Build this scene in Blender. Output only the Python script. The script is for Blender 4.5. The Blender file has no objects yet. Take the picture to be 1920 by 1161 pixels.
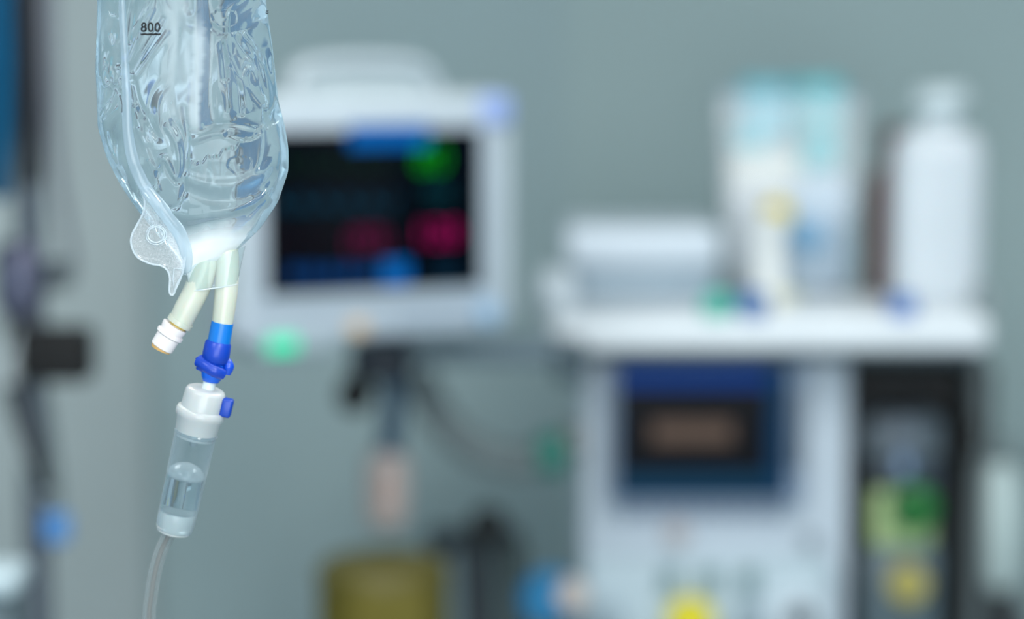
import bpy, bmesh, math, random
import numpy as np
from mathutils import Vector, Matrix
random.seed(4)
S = bpy.context.scene
COL = S.collection
# ------------------------------------------------------------------ camera, light, exposure
PITCH = math.radians(6.5); CAMZ = 1.70
FPX = 1920*85/36.0
cam_d = bpy.data.cameras.new('camera'); cam = bpy.data.objects.new('camera', cam_d); COL.objects.link(cam)
cam.location = (0, 0, CAMZ); cam.rotation_euler = (math.pi/2-PITCH, 0, 0)
cam_d.lens = 85; cam_d.sensor_width = 36; cam_d.clip_start = 0.05; cam_d.clip_end = 50
cam_d.dof.use_dof = True; cam_d.dof.focus_distance = 1.515; cam_d.dof.aperture_fstop = 2.2
S.camera = cam
S.view_settings.view_transform = 'Standard'; S.view_settings.look = 'None'
S.view_settings.gamma = 1.0; S.view_settings.use_curve_mapping = False
S.view_settings.exposure = 0.0
w = bpy.data.worlds.new('world'); S.world = w; w.use_nodes = True
w.node_tree.nodes['Background'].inputs[0].default_value = (0.75, 0.9, 1.0, 1)
w.node_tree.nodes['Background'].inputs[1].default_value = 0.35
def area(name, loc, sx, sy, power, col=(1.0, 0.99, 0.965), rot=(0, 0, 0)):
    l = bpy.data.lights.new(name, 'AREA'); l.shape = 'RECTANGLE'; l.size = sx; l.size_y = sy
    l.energy = power; l.color = col
    o = bpy.data.objects.new(name, l); COL.objects.link(o); o.location = loc; o.rotation_euler = rot
    return o
area('panel_light', (-0.9, 2.3, 2.86), 0.6, 1.2, 30)
area('panel_light', (1.0, 2.3, 2.86), 0.6, 1.2, 30)
area('panel_light', (-0.9, -0.3, 2.86), 0.6, 1.2, 30)
area('panel_light', (1.0, -0.3, 2.86), 0.6, 1.2, 30)
area('rear_fill', (0.3, -2.1, 1.3), 2.6, 1.6, 66, (0.94, 0.98, 1.0), (math.radians(90), 0, 0))  # fill light added behind the camera to brighten the fronts; no window built
area('bag_top_fill', (0.35, 1.25, 2.7), 0.5, 0.5, 5.5, (1.0, 0.98, 0.95), (0, math.radians(24), 0))  # overhead light added to brighten the bag; no lamp fixture built
def spot(name, loc, aim, power, ang, rad, col=(1, .99, .97)):
    l = bpy.data.lights.new(name, 'SPOT'); l.energy = power; l.spot_size = ang; l.spot_blend = 1.0; l.shadow_soft_size = rad; l.color = col
    o = bpy.data.objects.new(name, l); COL.objects.link(o); o.location = loc
    o.rotation_euler = (Vector(aim)-Vector(loc)).to_track_quat('-Z', 'Y').to_euler()
spot('bag_base_spot', (0.30, 0.45, 1.95), (-0.188, 1.50, 1.572), 52, math.radians(7.5), .05)  # narrow spot added to whiten the bag base, not a known lamp
# ------------------------------------------------------------------ helpers
def lin(c):
    return tuple((v/12.92 if v <= 0.04045 else ((v+0.055)/1.055)**2.4) for v in [x/255.0 for x in c])
MATS = {}
def M(name, rgb, rough=0.45, metal=0.0, emit=0, var=0.06, scale=12, trans=0.0, sub=0.0, bump=0.0, coat=0.0):
    if name in MATS: return MATS[name]
    m = bpy.data.materials.new(name); m.use_nodes = True; nt = m.node_tree
    b = nt.nodes['Principled BSDF']; c = lin(rgb)
    tc = nt.nodes.new('ShaderNodeTexCoord'); nz = nt.nodes.new('ShaderNodeTexNoise')
    nz.inputs['Scale'].default_value = scale; nz.inputs['Detail'].default_value = 3
    nt.links.new(tc.outputs['Object'], nz.inputs['Vector'])
    mx = nt.nodes.new('ShaderNodeMix'); mx.data_type = 'RGBA'
    mx.inputs[6].default_value = (*[v*(1-var) for v in c], 1); mx.inputs[7].default_value = (*[min(1, v*(1+var)) for v in c], 1)
    nt.links.new(nz.outputs['Fac'], mx.inputs[0]); nt.links.new(mx.outputs[2], b.inputs['Base Color'])
    b.inputs['Roughness'].default_value = rough; b.inputs['Metallic'].default_value = metal
    b.inputs['Transmission Weight'].default_value = trans
    b.inputs['Coat Weight'].default_value = coat
    if sub: b.inputs['Subsurface Weight'].default_value = sub; b.inputs['Subsurface Scale'].default_value = 0.01
    if bump:
        bp = nt.nodes.new('ShaderNodeBump'); bp.inputs['Strength'].default_value = bump; bp.inputs['Distance'].default_value = 0.002
        nt.links.new(nz.outputs['Fac'], bp.inputs['Height']); nt.links.new(bp.outputs['Normal'], b.inputs['Normal'])
    if name.startswith(('screen_', 'display_')): b.inputs['Specular IOR Level'].default_value = 0.12
    if emit:
        mx.inputs[6].default_value = mx.inputs[7].default_value = (*[v*.05 for v in c], 1); b.inputs['Specular IOR Level'].default_value = 0.1
        b.inputs['Emission Color'].default_value = (*c, 1); b.inputs['Emission Strength'].default_value = emit
    MATS[name] = m; return m
def thin_clear(name, tint=(235, 245, 250), haze=0.12, hazecol=(235, 242, 245), edge=0.6, rough=0.06):
    """thin clear plastic: see-through facing, milky and reflective at grazing"""
    if name in MATS: return MATS[name]
    m = bpy.data.materials.new(name); m.use_nodes = True; nt = m.node_tree; nt.nodes.clear()
    out = nt.nodes.new('ShaderNodeOutputMaterial'); tr = nt.nodes.new('ShaderNodeBsdfTransparent')
    tr.inputs[0].default_value = (*lin(tint), 1)
    df = nt.nodes.new('ShaderNodeBsdfDiffuse'); df.inputs[0].default_value = (*lin(hazecol), 1)
    tl = nt.nodes.new('ShaderNodeBsdfTranslucent'); tl.inputs[0].default_value = (*lin(hazecol), 1)
    a = nt.nodes.new('ShaderNodeMixShader'); a.inputs[0].default_value = 0.5
    nt.links.new(df.outputs[0], a.inputs[1]); nt.links.new(tl.outputs[0], a.inputs[2])
    lw = nt.nodes.new('ShaderNodeLayerWeight'); lw.inputs['Blend'].default_value = 0.35
    mp = nt.nodes.new('ShaderNodeMapRange'); mp.inputs['To Min'].default_value = haze; mp.inputs['To Max'].default_value = edge
    nt.links.new(lw.outputs['Facing'], mp.inputs['Value'])
    b = nt.nodes.new('ShaderNodeMixShader'); nt.links.new(mp.outputs[0], b.inputs[0])
    nt.links.new(tr.outputs[0], b.inputs[1]); nt.links.new(a.outputs[0], b.inputs[2])
    gl = nt.nodes.new('ShaderNodeBsdfGlossy'); gl.inputs['Roughness'].default_value = rough
    pw = nt.nodes.new('ShaderNodeMath'); pw.operation = 'POWER'; pw.inputs[1].default_value = 4
    lw2 = nt.nodes.new('ShaderNodeLayerWeight'); lw2.inputs['Blend'].default_value = 0.5; nt.links.new(lw2.outputs['Facing'], pw.inputs[0])
    fr = nt.nodes.new('ShaderNodeMapRange'); fr.inputs['To Min'].default_value = 0.04; fr.inputs['To Max'].default_value = 0.6
    nt.links.new(pw.outputs[0], fr.inputs['Value'])
    c = nt.nodes.new('ShaderNodeMixShader'); nt.links.new(fr.outputs[0], c.inputs[0])
    nt.links.new(b.outputs[0], c.inputs[1]); nt.links.new(gl.outputs[0], c.inputs[2])
    nt.links.new(c.outputs[0], out.inputs[0]); MATS[name] = m; return m
def liquid(name, tint, ior=1.34, haze=0.1, hazecol=(215, 232, 240)):
    if name in MATS: return MATS[name]
    m = bpy.data.materials.new(name); m.use_nodes = True; nt = m.node_tree; nt.nodes.clear()
    out = nt.nodes.new('ShaderNodeOutputMaterial')
    g = nt.nodes.new('ShaderNodeBsdfGlass'); g.inputs['IOR'].default_value = ior; g.inputs['Roughness'].default_value = 0.0
    g.inputs[0].default_value = (*lin(tint), 1)
    df = nt.nodes.new('ShaderNodeBsdfDiffuse'); df.inputs[0].default_value = (*lin(hazecol), 1)
    tl = nt.nodes.new('ShaderNodeBsdfTranslucent'); tl.inputs[0].default_value = (*lin(hazecol), 1)
    a = nt.nodes.new('ShaderNodeMixShader'); a.inputs[0].default_value = 0.55
    nt.links.new(df.outputs[0], a.inputs[1]); nt.links.new(tl.outputs[0], a.inputs[2])
    tc = nt.nodes.new('ShaderNodeTexCoord'); nz = nt.nodes.new('ShaderNodeTexNoise'); nz.inputs['Scale'].default_value = 35
    nt.links.new(tc.outputs['Object'], nz.inputs['Vector'])
    mp = nt.nodes.new('ShaderNodeMapRange'); mp.inputs['From Min'].default_value = 0.3; mp.inputs['From Max'].default_value = 0.7
    mp.inputs['To Min'].default_value = haze*0.5; mp.inputs['To Max'].default_value = haze*1.5
    nt.links.new(nz.outputs['Fac'], mp.inputs['Value'])
    ah = nt.nodes.new('ShaderNodeAttribute'); ah.attribute_name = 'haze'; ad = nt.nodes.new('ShaderNodeMath'); ad.use_clamp = True
    nt.links.new(mp.outputs[0], ad.inputs[0]); nt.links.new(ah.outputs['Fac'], ad.inputs[1])
    b = nt.nodes.new('ShaderNodeMixShader'); nt.links.new(ad.outputs[0], b.inputs[0])
    nt.links.new(g.outputs[0], b.inputs[1]); nt.links.new(a.outputs[0], b.inputs[2])
    nt.links.new(b.outputs[0], out.inputs[0]); MATS[name] = m; return m

def P(px, py, Y):
    u = (px-960)/FPX; v = (580.5-py)/FPX
    d = Vector((u, math.cos(PITCH)+v*math.sin(PITCH), -math.sin(PITCH)+v*math.cos(PITCH)))
    return Vector((0, 0, CAMZ)) + d*(Y/d.y)
def link(name, me, mat, parent=None, smooth=True):
    o = bpy.data.objects.new(name, me); COL.objects.link(o)
    if mat: me.materials.append(mat)
    if parent is not None: o.parent = parent
    if smooth:
        me.polygons.foreach_set('use_smooth', [True]*len(me.polygons)); me.update()
    return o
def bm_obj(name, bm, mat, parent=None, smooth=True, angle=True):
    me = bpy.data.meshes.new(name)
    bmesh.ops.recalc_face_normals(bm, faces=bm.faces)
    if smooth and angle:
        for e in bm.edges:
            if len(e.link_faces) == 2 and e.calc_face_angle(0) > 0.7: e.smooth = False
    bm.to_mesh(me); bm.free()
    return link(name, me, mat, parent, smooth)
def tag(o, label=None, cat=None, group=None, kind=None):
    if label: o['label'] = label
    if cat: o['category'] = cat
    if group: o['group'] = group
    if kind: o['kind'] = kind
    return o
def add_box(bm, x0, x1, y0, y1, z0, z1, bev=0.0, seg=3, mat=None):
    r = bmesh.ops.create_cube(bm, size=1.0); vs = r['verts']
    for v in vs:
        v.co = Vector(((x0+x1)/2+v.co.x*(x1-x0), (y0+y1)/2+v.co.y*(y1-y0), (z0+z1)/2+v.co.z*(z1-z0)))
    if bev > 0:
        es = list({e for v in vs for e in v.link_edges})
        rr = bmesh.ops.bevel(bm, geom=es, offset=bev, segments=seg, profile=0.5, affect='EDGES')
        vs = rr['verts']
    if mat is not None:
        for v in set(vs): v.co = mat @ v.co
def add_lathe(bm, prof, p0, p1, n=40, squash=1.0):
    """prof: (t, r) with t along p0->p1 (0..1) ; open ends are capped when r>0"""
    p0 = Vector(p0); p1 = Vector(p1); ax = p1-p0; L = ax.length; ax = ax.normalized()
    a = ax.orthogonal().normalized() if abs(ax.y) > 0.9 else (ax.cross(Vector((0, 1, 0)))).normalized()
    b = ax.cross(a)
    rings = []
    for t, r in prof:
        c = p0+ax*(t*L)
        rings.append([bm.verts.new(c+(a*math.cos(2*math.pi*i/n)+b*math.sin(2*math.pi*i/n)*squash)*max(r, 1e-5)) for i in range(n)])
    for k in range(len(rings)-1):
        for i in range(n):
            bm.faces.new((rings[k][i], rings[k][(i+1) % n], rings[k+1][(i+1) % n], rings[k+1][i]))
    bm.faces.new(rings[0][::-1]); bm.faces.new(rings[-1])
def spline(pts, n=12):
    pts = [Vector(p) for p in pts]; out = []
    q = [pts[0]*2-pts[1]]+pts+[pts[-1]*2-pts[-2]]
    for i in range(1, len(q)-2):
        for k in range(n):
            t = k/n; a, b, c, d = q[i-1], q[i], q[i+1], q[i+2]
            out.append(0.5*((2*b)+(c-a)*t+(2*a-5*b+4*c-d)*t*t+(3*b-a-3*c+d)*t**3))
    out.append(pts[-1]); return out
def add_tube(bm, pts, rad, n=20, cap=True, closed=False, flat=1.0, ref=Vector((0, 1, 0))):
    """swept tube; rad is a number or a list; flat squashes the section along ref"""
    N = len(pts); rads = rad if hasattr(rad, '__len__') else [rad]*N
    rads = np.interp(np.linspace(0, 1, N), np.linspace(0, 1, len(rads)), rads)
    rings = []
    for i in range(N):
        if closed: tg = (pts[(i+1) % N]-pts[i-1]).normalized()
        else: tg = (pts[min(i+1, N-1)]-pts[max(i-1, 0)]).normalized()
        s = tg.cross(ref)
        if s.length < 1e-4: s = tg.cross(Vector((1, 0, 0)))
        s.normalize(); u = s.cross(tg)
        rings.append([bm.verts.new(pts[i]+(s*math.cos(2*math.pi*k/n)+u*math.sin(2*math.pi*k/n)*flat)*rads[i]) for k in range(n)])
    for i in range(N if closed else N-1):
        for k in range(n):
            a, b = rings[i], rings[(i+1) % N]
            bm.faces.new((a[k], a[(k+1) % n], b[(k+1) % n], b[k]))
    if cap and not closed: bm.faces.new(rings[0][::-1]); bm.faces.new(rings[-1])
def text_mesh(s, size, bold=0.0):
    c = bpy.data.curves.new('t', 'FONT'); c.body = s; c.size = size; c.offset = bold; c.space_character = 1+4*bold; c.align_x = 'CENTER'; c.align_y = 'CENTER'
    o = bpy.data.objects.new('t', c); COL.objects.link(o)
    bpy.context.view_layer.update()
    me = bpy.data.meshes.new_from_object(o); bpy.data.objects.remove(o); return me

def haze_film(name, speckle, col=(.9, .94, .95), gloss=.03):
    """thin plastic whose milkiness follows the vertex attribute haze (frosting plus painted-in weld glow)"""
    if name in MATS: return MATS[name]
    m = bpy.data.materials.new(name); m.use_nodes = True; nt = m.node_tree; nt.nodes.clear(); MATS[name] = m
    out = nt.nodes.new('ShaderNodeOutputMaterial'); tr = nt.nodes.new('ShaderNodeBsdfTransparent')
    d1 = nt.nodes.new('ShaderNodeBsdfDiffuse'); d1.inputs[0].default_value = (*col, 1)
    d2 = nt.nodes.new('ShaderNodeBsdfTranslucent'); d2.inputs[0].default_value = (*col, 1)
    g1 = nt.nodes.new('ShaderNodeBsdfGlossy'); g1.inputs['Roughness'].default_value = .2
    a1 = nt.nodes.new('ShaderNodeMixShader'); a1.inputs[0].default_value = .45; nt.links.new(d1.outputs[0], a1.inputs[1]); nt.links.new(d2.outputs[0], a1.inputs[2])
    ah = nt.nodes.new('ShaderNodeAttribute'); ah.attribute_name = 'haze'
    tc = nt.nodes.new('ShaderNodeTexCoord'); nz = nt.nodes.new('ShaderNodeTexNoise'); nz.inputs['Scale'].default_value = 1100; nz.inputs['Detail'].default_value = 1
    nt.links.new(tc.outputs['Object'], nz.inputs['Vector'])
    sb = nt.nodes.new('ShaderNodeMath'); sb.operation = 'SUBTRACT'; sb.inputs[1].default_value = .5; nt.links.new(nz.outputs['Fac'], sb.inputs[0])
    ma = nt.nodes.new('ShaderNodeMath'); ma.operation = 'MULTIPLY_ADD'; ma.use_clamp = True; ma.inputs[1].default_value = speckle
    nt.links.new(sb.outputs[0], ma.inputs[0]); nt.links.new(ah.outputs['Fac'], ma.inputs[2])
    a2 = nt.nodes.new('ShaderNodeMixShader'); nt.links.new(ma.outputs[0], a2.inputs[0]); nt.links.new(tr.outputs[0], a2.inputs[1]); nt.links.new(a1.outputs[0], a2.inputs[2])
    a3 = nt.nodes.new('ShaderNodeMixShader'); a3.inputs[0].default_value = gloss; nt.links.new(a2.outputs[0], a3.inputs[1]); nt.links.new(g1.outputs[0], a3.inputs[2])
    nt.links.new(a3.outputs[0], out.inputs[0]); return m

class Thing:
    """an Empty with helpers that place parts on a vertical plane seen at a pixel; d = depth behind that plane"""
    def __init__(s, name, label, cat, px, py, Y, yaw=0.0, group=None, floor=False):
        s.o = bpy.data.objects.new(name, None); COL.objects.link(s.o); s.o.empty_display_size = 0.05
        p = P(px, py, Y)
        if floor: p.z = 0
        s.o.location = p; s.o.rotation_euler = (0, 0, yaw); s.yaw = yaw
        s.nrm = Vector((-math.sin(yaw), math.cos(yaw), 0)); s.ax = Vector((math.cos(yaw), math.sin(yaw), 0)); s.p = p
        s.Y = Y; tag(s.o, label, cat, group)
    def L(s, px, py, d=0.0):
        """local point where the ray through the pixel meets the plane d behind the front plane"""
        cam0 = Vector((0, 0, CAMZ)); r = P(px, py, 1.0)-cam0
        p = s.p+s.nrm*d; t = (p-cam0).dot(s.nrm)/r.dot(s.nrm); h = cam0+r*t-s.p
        return Vector((h.dot(s.ax), d, h.z))
    def box(s, name, x0, y0, x1, y1, d0, d1, mat, bev=0.003, parent=None, smooth=True, zmin=None, seg=3):
        a = s.L((x0+x1)/2, y0, d0); b = s.L((x0+x1)/2, y1, d0)
        c = s.L(x0, (y0+y1)/2, d0); e = s.L(x1, (y0+y1)/2, d0)
        zb = b.z if zmin is None else zmin-s.p.z
        bm = bmesh.new(); add_box(bm, c.x, e.x, d0, d1, zb, a.z, bev, seg)
        return bm_obj(name, bm, mat, parent or s.o, smooth)
    def lathe(s, name, prof, q0, q1, mat, parent=None, n=32, d=0.0, squash=1.0):
        bm = bmesh.new(); add_lathe(bm, prof, s.L(*q0, d) if len(q0) == 2 else s.L(*q0), s.L(*q1, d) if len(q1) == 2 else s.L(*q1), n, squash)
        return bm_obj(name, bm, mat, parent or s.o)
    def disc(s, name, px, py, rpx, d0, d1, mat, parent=None, n=28, prof=None):
        """a knob or button whose axis is the plane normal, sticking out from depth d1 to d0"""
        c = s.L(px, py, d1); r = rpx*s.Y/FPX
        bm = bmesh.new(); c0 = Vector((c.x, d0, c.z))
        add_lathe(bm, [(t, q*r) for t, q in (prof or [(0, 1), (0.8, 1), (1, 0.82)])], c, c0, n)
        return bm_obj(name, bm, mat, parent or s.o)
    def tube(s, name, pts, rpx, mat, parent=None, n=12, d=0.0, flat=1.0):
        q = [s.L(*p) if len(p) == 3 else s.L(*p, d) for p in pts]
        rr = [v*s.Y/FPX for v in (rpx if hasattr(rpx, '__len__') else [rpx])]
        bm = bmesh.new(); add_tube(bm, spline(q, 8) if len(q) > 2 else q, rr if len(rr) > 1 else rr[0], n, flat=flat)
        return bm_obj(name, bm, mat, parent or s.o)

# ------------------------------------------------------------------ palette
white = M('white_plastic', (184, 196, 202), 0.4); offwhite = M('off_white_plastic', (172, 184, 194), 0.45)
grey = M('grey_plastic', (120, 132, 140), 0.5); dgrey = M('dark_grey_plastic', (42, 50, 56), 0.5)
black = M('black_rubber', (4, 5, 6), 0.75); steel = M('brushed_steel', (150, 155, 165), 0.3, 0.9)
navy = M('navy_plastic', (30, 48, 72), 0.5)
# ------------------------------------------------------------------ room
def wall(name, x0, y0, x1, y1, z0, z1, rgb, th=0.08):
    bm = bmesh.new(); d = Vector((x1-x0, y1-y0, 0)); L = d.length
    mt = Matrix.Translation((x0, y0, 0)) @ Matrix.Rotation(math.atan2(d.y, d.x), 4, 'Z')
    add_box(bm, 0, L, 0, th, z0, z1, 0, mat=mt)
    return tag(bm_obj(name, bm, M('paint_'+name, rgb, 0.6, var=0.03, scale=3), smooth=False), kind='structure')
cx = P(1062, 500, 5.0).x
WALLC = (169, 190, 192)
wall('wall_back', -2.6, 4.12, cx, 5.05, 0, 2.9, WALLC)
wall('wall_front', cx, 5.05, 3.0, 4.75, 0, 2.9, (168, 189, 189))
wall('wall_left', -2.6, -2.2, -2.6, 4.16, 0, 2.9, (190, 205, 215))
wall('wall_right', 3.0, 4.8, 3.0, -2.2, 0, 2.9, (190, 205, 215))
wall('wall_rear', 3.0, -2.2, -2.6, -2.2, 0, 2.9, (190, 205, 215))
bm = bmesh.new(); add_box(bm, -2.7, 3.1, -2.3, 5.1, -0.08, 0.0)
tag(bm_obj('floor', bm, M('floor_vinyl', (150, 165, 170), 0.3, bump=0.05), smooth=False), kind='structure')
bm = bmesh.new(); add_box(bm, -2.7, 3.1, -2.3, 5.1, 2.9, 2.98)
tag(bm_obj('ceiling', bm, M('ceiling_paint', (225, 232, 236), 0.7), smooth=False), kind='structure')
def tint_cloth(name, x, y0, y1, rgb):
    bm = bmesh.new(); n = 160; lo = []; hi = []
    for i in range(n+1):
        yy_ = y0+(y1-y0)*i/n; q = x+.05*math.sin(i*.8)+.02*math.sin(i*.31)
        lo.append(bm.verts.new((q, yy_, .15))); hi.append(bm.verts.new((q, yy_, 2.3)))
    for i in range(n): bm.faces.new((lo[i], lo[i+1], hi[i+1], hi[i]))
    o = bm_obj(name, bm, M('cloth_'+name, rgb, .8), smooth=True); m_ = o.modifiers.new('t', 'SOLIDIFY'); m_.thickness = .004; return o
tag(tint_cloth('tint_cloth_left', -2.4, 1.2, 3.6, (84, 150, 176)), kind='structure')  # unseen cloths added on both sides to put blue into the bag's refraction
tag(tint_cloth('tint_cloth_right', 2.8, 0.8, 3.6, (84, 150, 176)), kind='structure')
# pale sliding door leaf at the far left, flush with the back wall
T = Thing('door_1', None, None, 180, 580, 4.35, math.atan2(0.93, cx+2.6))
dn = Vector((-math.sin(T.yaw), math.cos(T.yaw), 0))
T.o.location = P(180, 580, 4.35+0.0); T.p = T.o.location.copy()
# slide the plane onto the wall surface
wp = Vector((-2.6, 4.12, 0)); off = (wp-T.p).dot(dn); r = (T.p-Vector((0, 0, CAMZ))); t = (wp-Vector((0, 0, CAMZ))).dot(dn)/r.dot(dn)
T.p = Vector((0, 0, CAMZ))+r*t; T.o.location = T.p; T.Y = T.p.y
T.o['kind'] = 'structure'
T.box('door_leaf', -330, -300, 268, 1100, -0.03, -0.001, M('door_paint', (186, 198, 198), 0.5, var=0.03), 0.004, zmin=0.02)
T.box('door_seal', 268, -300, 280, 1100, -0.034, -0.001, M('seal_strip', (156, 172, 174), 0.5), 0.002, zmin=0.02)

# ------------------------------------------------------------------ patient monitor
mon = Thing('patient_monitor', 'white patient monitor with top handle and a dark screen of vital sign readings', 'monitor', 700, 400, 3.42, math.radians(24))
mon.box('body', 436, 176, 968, 618, 0.0, 0.13, white, 0.018, seg=5)
mon.box('bezel', 470, 214, 930, 578, -0.008, 0.004, offwhite, 0.004)
mon.box('lower_panel', 440, 560, 955, 636, -0.004, 0.10, offwhite, 0.012)
bm = bmesh.new()
hp = [mon.L(548, 190, 0.06), mon.L(556, 140, 0.06), mon.L(590, 122, 0.06), mon.L(675, 116, 0.06), mon.L(770, 122, 0.06), mon.L(800, 145, 0.06), mon.L(822, 190, 0.06)]
add_tube(bm, spline(hp, 8), 0.012, 16, flat=2.4); bm_obj('handle', bm, white, mon.o)
mon.box('handle_base', 545, 126, 808, 186, 0.045, 0.085, M('pale_grip', (178, 192, 196), 0.5), 0.012)
mon.box('alarm_lamp', 905, 178, 962, 235, -0.012, 0.02, M('lilac_lens', (150, 172, 222), 0.3), 0.008)
scr = mon.box('screen', 500, 244, 902, 546, -0.011, 0.002, M('screen_glass', (2, 4, 10), 0.12, var=0.0), 0.002)
def glow(n, rgb, e): return M(n, rgb, 0.4, emit=e, var=0)
def flat(T, name, x0, y0, x1, y1, d, mat, parent=None, bev=0.0):
    return T.box(name, x0, y0, x1, y1, d-0.0008, d, mat, bev, parent=parent, smooth=False)
flat(mon, 'header_band', 655, 234, 805, 276, -0.0115, glow('screen_blue', (0, 102, 186), 0.85), scr)
def ptext(T, name, s, px, py, hpx, d, mat, parent, sx=1.0):
    me = text_mesh(s, hpx*T.Y/FPX*1.35); c = T.L(px, py, d)
    for v in me.vertices: v.co = Vector((c.x+v.co.x*sx, d, c.z+v.co.y))
    return link(name, me, mat, parent, False)
ptext(mon, 'heart_rate_reading', '80', 808, 300, 50, -0.0117, glow('screen_green', (10, 160, 20), .9), scr, 1.0)
ptext(mon, 'pressure_reading', '120', 820, 440, 42, -0.0117, glow('screen_magenta', (190, 10, 110), .75), scr, 1.15)
ptext(mon, 'mean_pressure_reading', '(93)', 690, 450, 40, -0.0117, glow('screen_dim_magenta', (130, 8, 80), 0.7), scr, 1.0)
ptext(mon, 'oxygen_reading', '98', 820, 365, 40, -0.0117, glow('screen_dim_teal', (0, 62, 72), 0.8), scr, 1.1)
def wave(name, y, amp, per, x0, x1, mat, fn):
    bm = bmesh.new(); q = []
    k = np.linspace(x0, x1, 140)
    for x in k: q.append(mon.L(x, y-amp*fn(((x-x0)/per) % 1.0), -0.0122))
    add_tube(bm, q, 0.0011, 5); bm_obj(name, bm, mat, scr)
ecg = lambda t: (math.exp(-((t-.5)/.03)**2)-0.25*math.exp(-((t-.56)/.03)**2)+0.2*math.exp(-((t-.75)/.06)**2))
pl = lambda t: math.sin(math.pi*min(1, t*2.2))**2 if t < .45 else 0.35*math.exp(-(t-.45)*6)
wave('heart_trace', 312, 30, 48, 512, 730, glow('trace_green', (0, 60, 30), 0.6), ecg)
wave('oxygen_trace', 392, 26, 44, 512, 745, glow('trace_teal', (0, 80, 110), 0.9), pl)
wave('breath_trace', 455, 16, 70, 512, 640, glow('trace_red', (60, 5, 30), 0.5), pl)
for i in range(5): flat(mon, 'menu_key', 540+i*34, 500, 566+i*34, 528, -0.0115, glow('key_blue', (0, 58, 118), 0.8), scr)
flat(mon, 'menu_key', 716, 490, 768, 534, -0.0115, glow('key_bright_blue', (5, 105, 190), 0.85), scr)
flat(mon, 'menu_key', 812, 498, 860, 526, -0.0115, glow('key_teal', (0, 45, 70), 0.6), scr)
mon.disc('selector_knob', 910, 585, 24, -0.022, -0.004, M('pale_blue_knob', (150, 180, 205), 0.4))
for i in range(4): mon.disc('button', 760+i*32, 592, 10, -0.011, -0.004, M('button_grey', (160, 175, 190), 0.4))
mon.box('amber_badge', 655, 600, 690, 630, -0.009, -0.003, M('tan_badge', (205, 180, 150), 0.5), 0.002)
mon.box('power_light', 505, 634, 560, 662, -0.012, 0.004, glow('led_green', (30, 215, 160), 1.5), 0.004)
mon.box('lamp_housing', 480, 626, 640, 672, -0.004, 0.09, M('housing_grey', (150, 166, 172), 0.5), 0.01)

# ------------------------------------------------------------------ anaesthesia machine
MY = 3.80
am = Thing('anaesthesia_machine', 'white anaesthesia machine with dark display, control knobs and a flat top shelf', 'machine', 1330, 700, MY, 0.0, floor=True)
am.p = Vector((am.p.x, MY, am.p.z))
panel = M('machine_panel', (186, 198, 208), 0.5)
am.box('body', 1090, 672, 1592, 1161, 0.0, 0.40, panel, 0.012, zmin=0.12)
am.box('side_column', 1585, 690, 1860, 1161, 0.22, 0.40, M('recess_black', (16, 20, 23), 0.6), 0.004, zmin=0.12)
am.box('right_frame', 1822, 668, 1850, 1161, 0.10, 0.40, M('frame_grey', (88, 98, 100), 0.5), 0.006, zmin=0.12)
am.box('plinth', 1060, 1150, 1860, 1161, -0.02, 0.44, dgrey, 0.01, zmin=0.06)
# take plinth down to the floor region
pl_o = [c for c in am.o.children if c.name.startswith('plinth')][0]
for v in pl_o.data.vertices: v.co.z = min(v.co.z, 0.16)
for x in (1100, 1820):
    for dd in (0.03, 0.38):
        c = am.L(x, 1100, dd); bm = bmesh.new(); add_lathe(bm, [(0, .02), (.1, .035), (.9, .035), (1, .02)], (c.x-.012, dd, .036), (c.x+.012, dd, .036), 20)
        bm_obj('caster', bm, black, am.o)
# top shelf: thick rounded slab with a low rim
zt = am.L(1400, 590, -0.05).z
bm = bmesh.new()
xl, xr = am.L(1004, 600, -0.05).x, am.L(1872, 600, -0.05).x
add_box(bm, xl, xr, -0.09, 0.46, zt-0.056, zt, 0.02, 4)
for v in bm.verts:
    if v.co.y < -0.04 and abs(v.co.x-(xl+xr)/2) > (xr-xl)*0.44: v.co.x += 0.02 if v.co.x < (xl+xr)/2 else -0.015
top = bm_obj('top_shelf', bm, M('shelf_white', (222, 229, 233), 0.35), am.o)
bm = bmesh.new(); add_box(bm, xl+0.05, xr-0.03, -0.05, 0.42, zt-0.07, zt-0.044, 0.004); bm_obj('shelf_bracket', bm, M('bracket_grey', (66, 80, 90), .5), am.o)
bm = bmesh.new(); rp = [Vector((xl+.03, -0.02, zt)), Vector((xl+.025, -.02, zt+.022)), Vector((xl+.025, .2, zt+.026)), Vector((xl+.025, .42, zt+.022)), Vector((xl+.03, .42, zt))]
add_tube(bm, spline(rp, 6), 0.009, 10); bm_obj('shelf_rail', bm, white, am.o)
bm = bmesh.new(); rp = [Vector((xr-.02, -0.02, zt)), Vector((xr-.005, .0, zt+.022)), Vector((xr-.005, .2, zt+.026)), Vector((xr-.005, .42, zt+.022)), Vector((xr-.02, .42, zt))]
add_tube(bm, spline(rp, 6), 0.009, 10); bm_obj('shelf_rail', bm, M('rail_grey', (140, 152, 155), .4), am.o)
am.box('shelf_end', 1006, 512, 1082, 600, -0.03, 0.10, M('shelf_end_white', (206, 216, 222), .4), 0.02)
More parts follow.
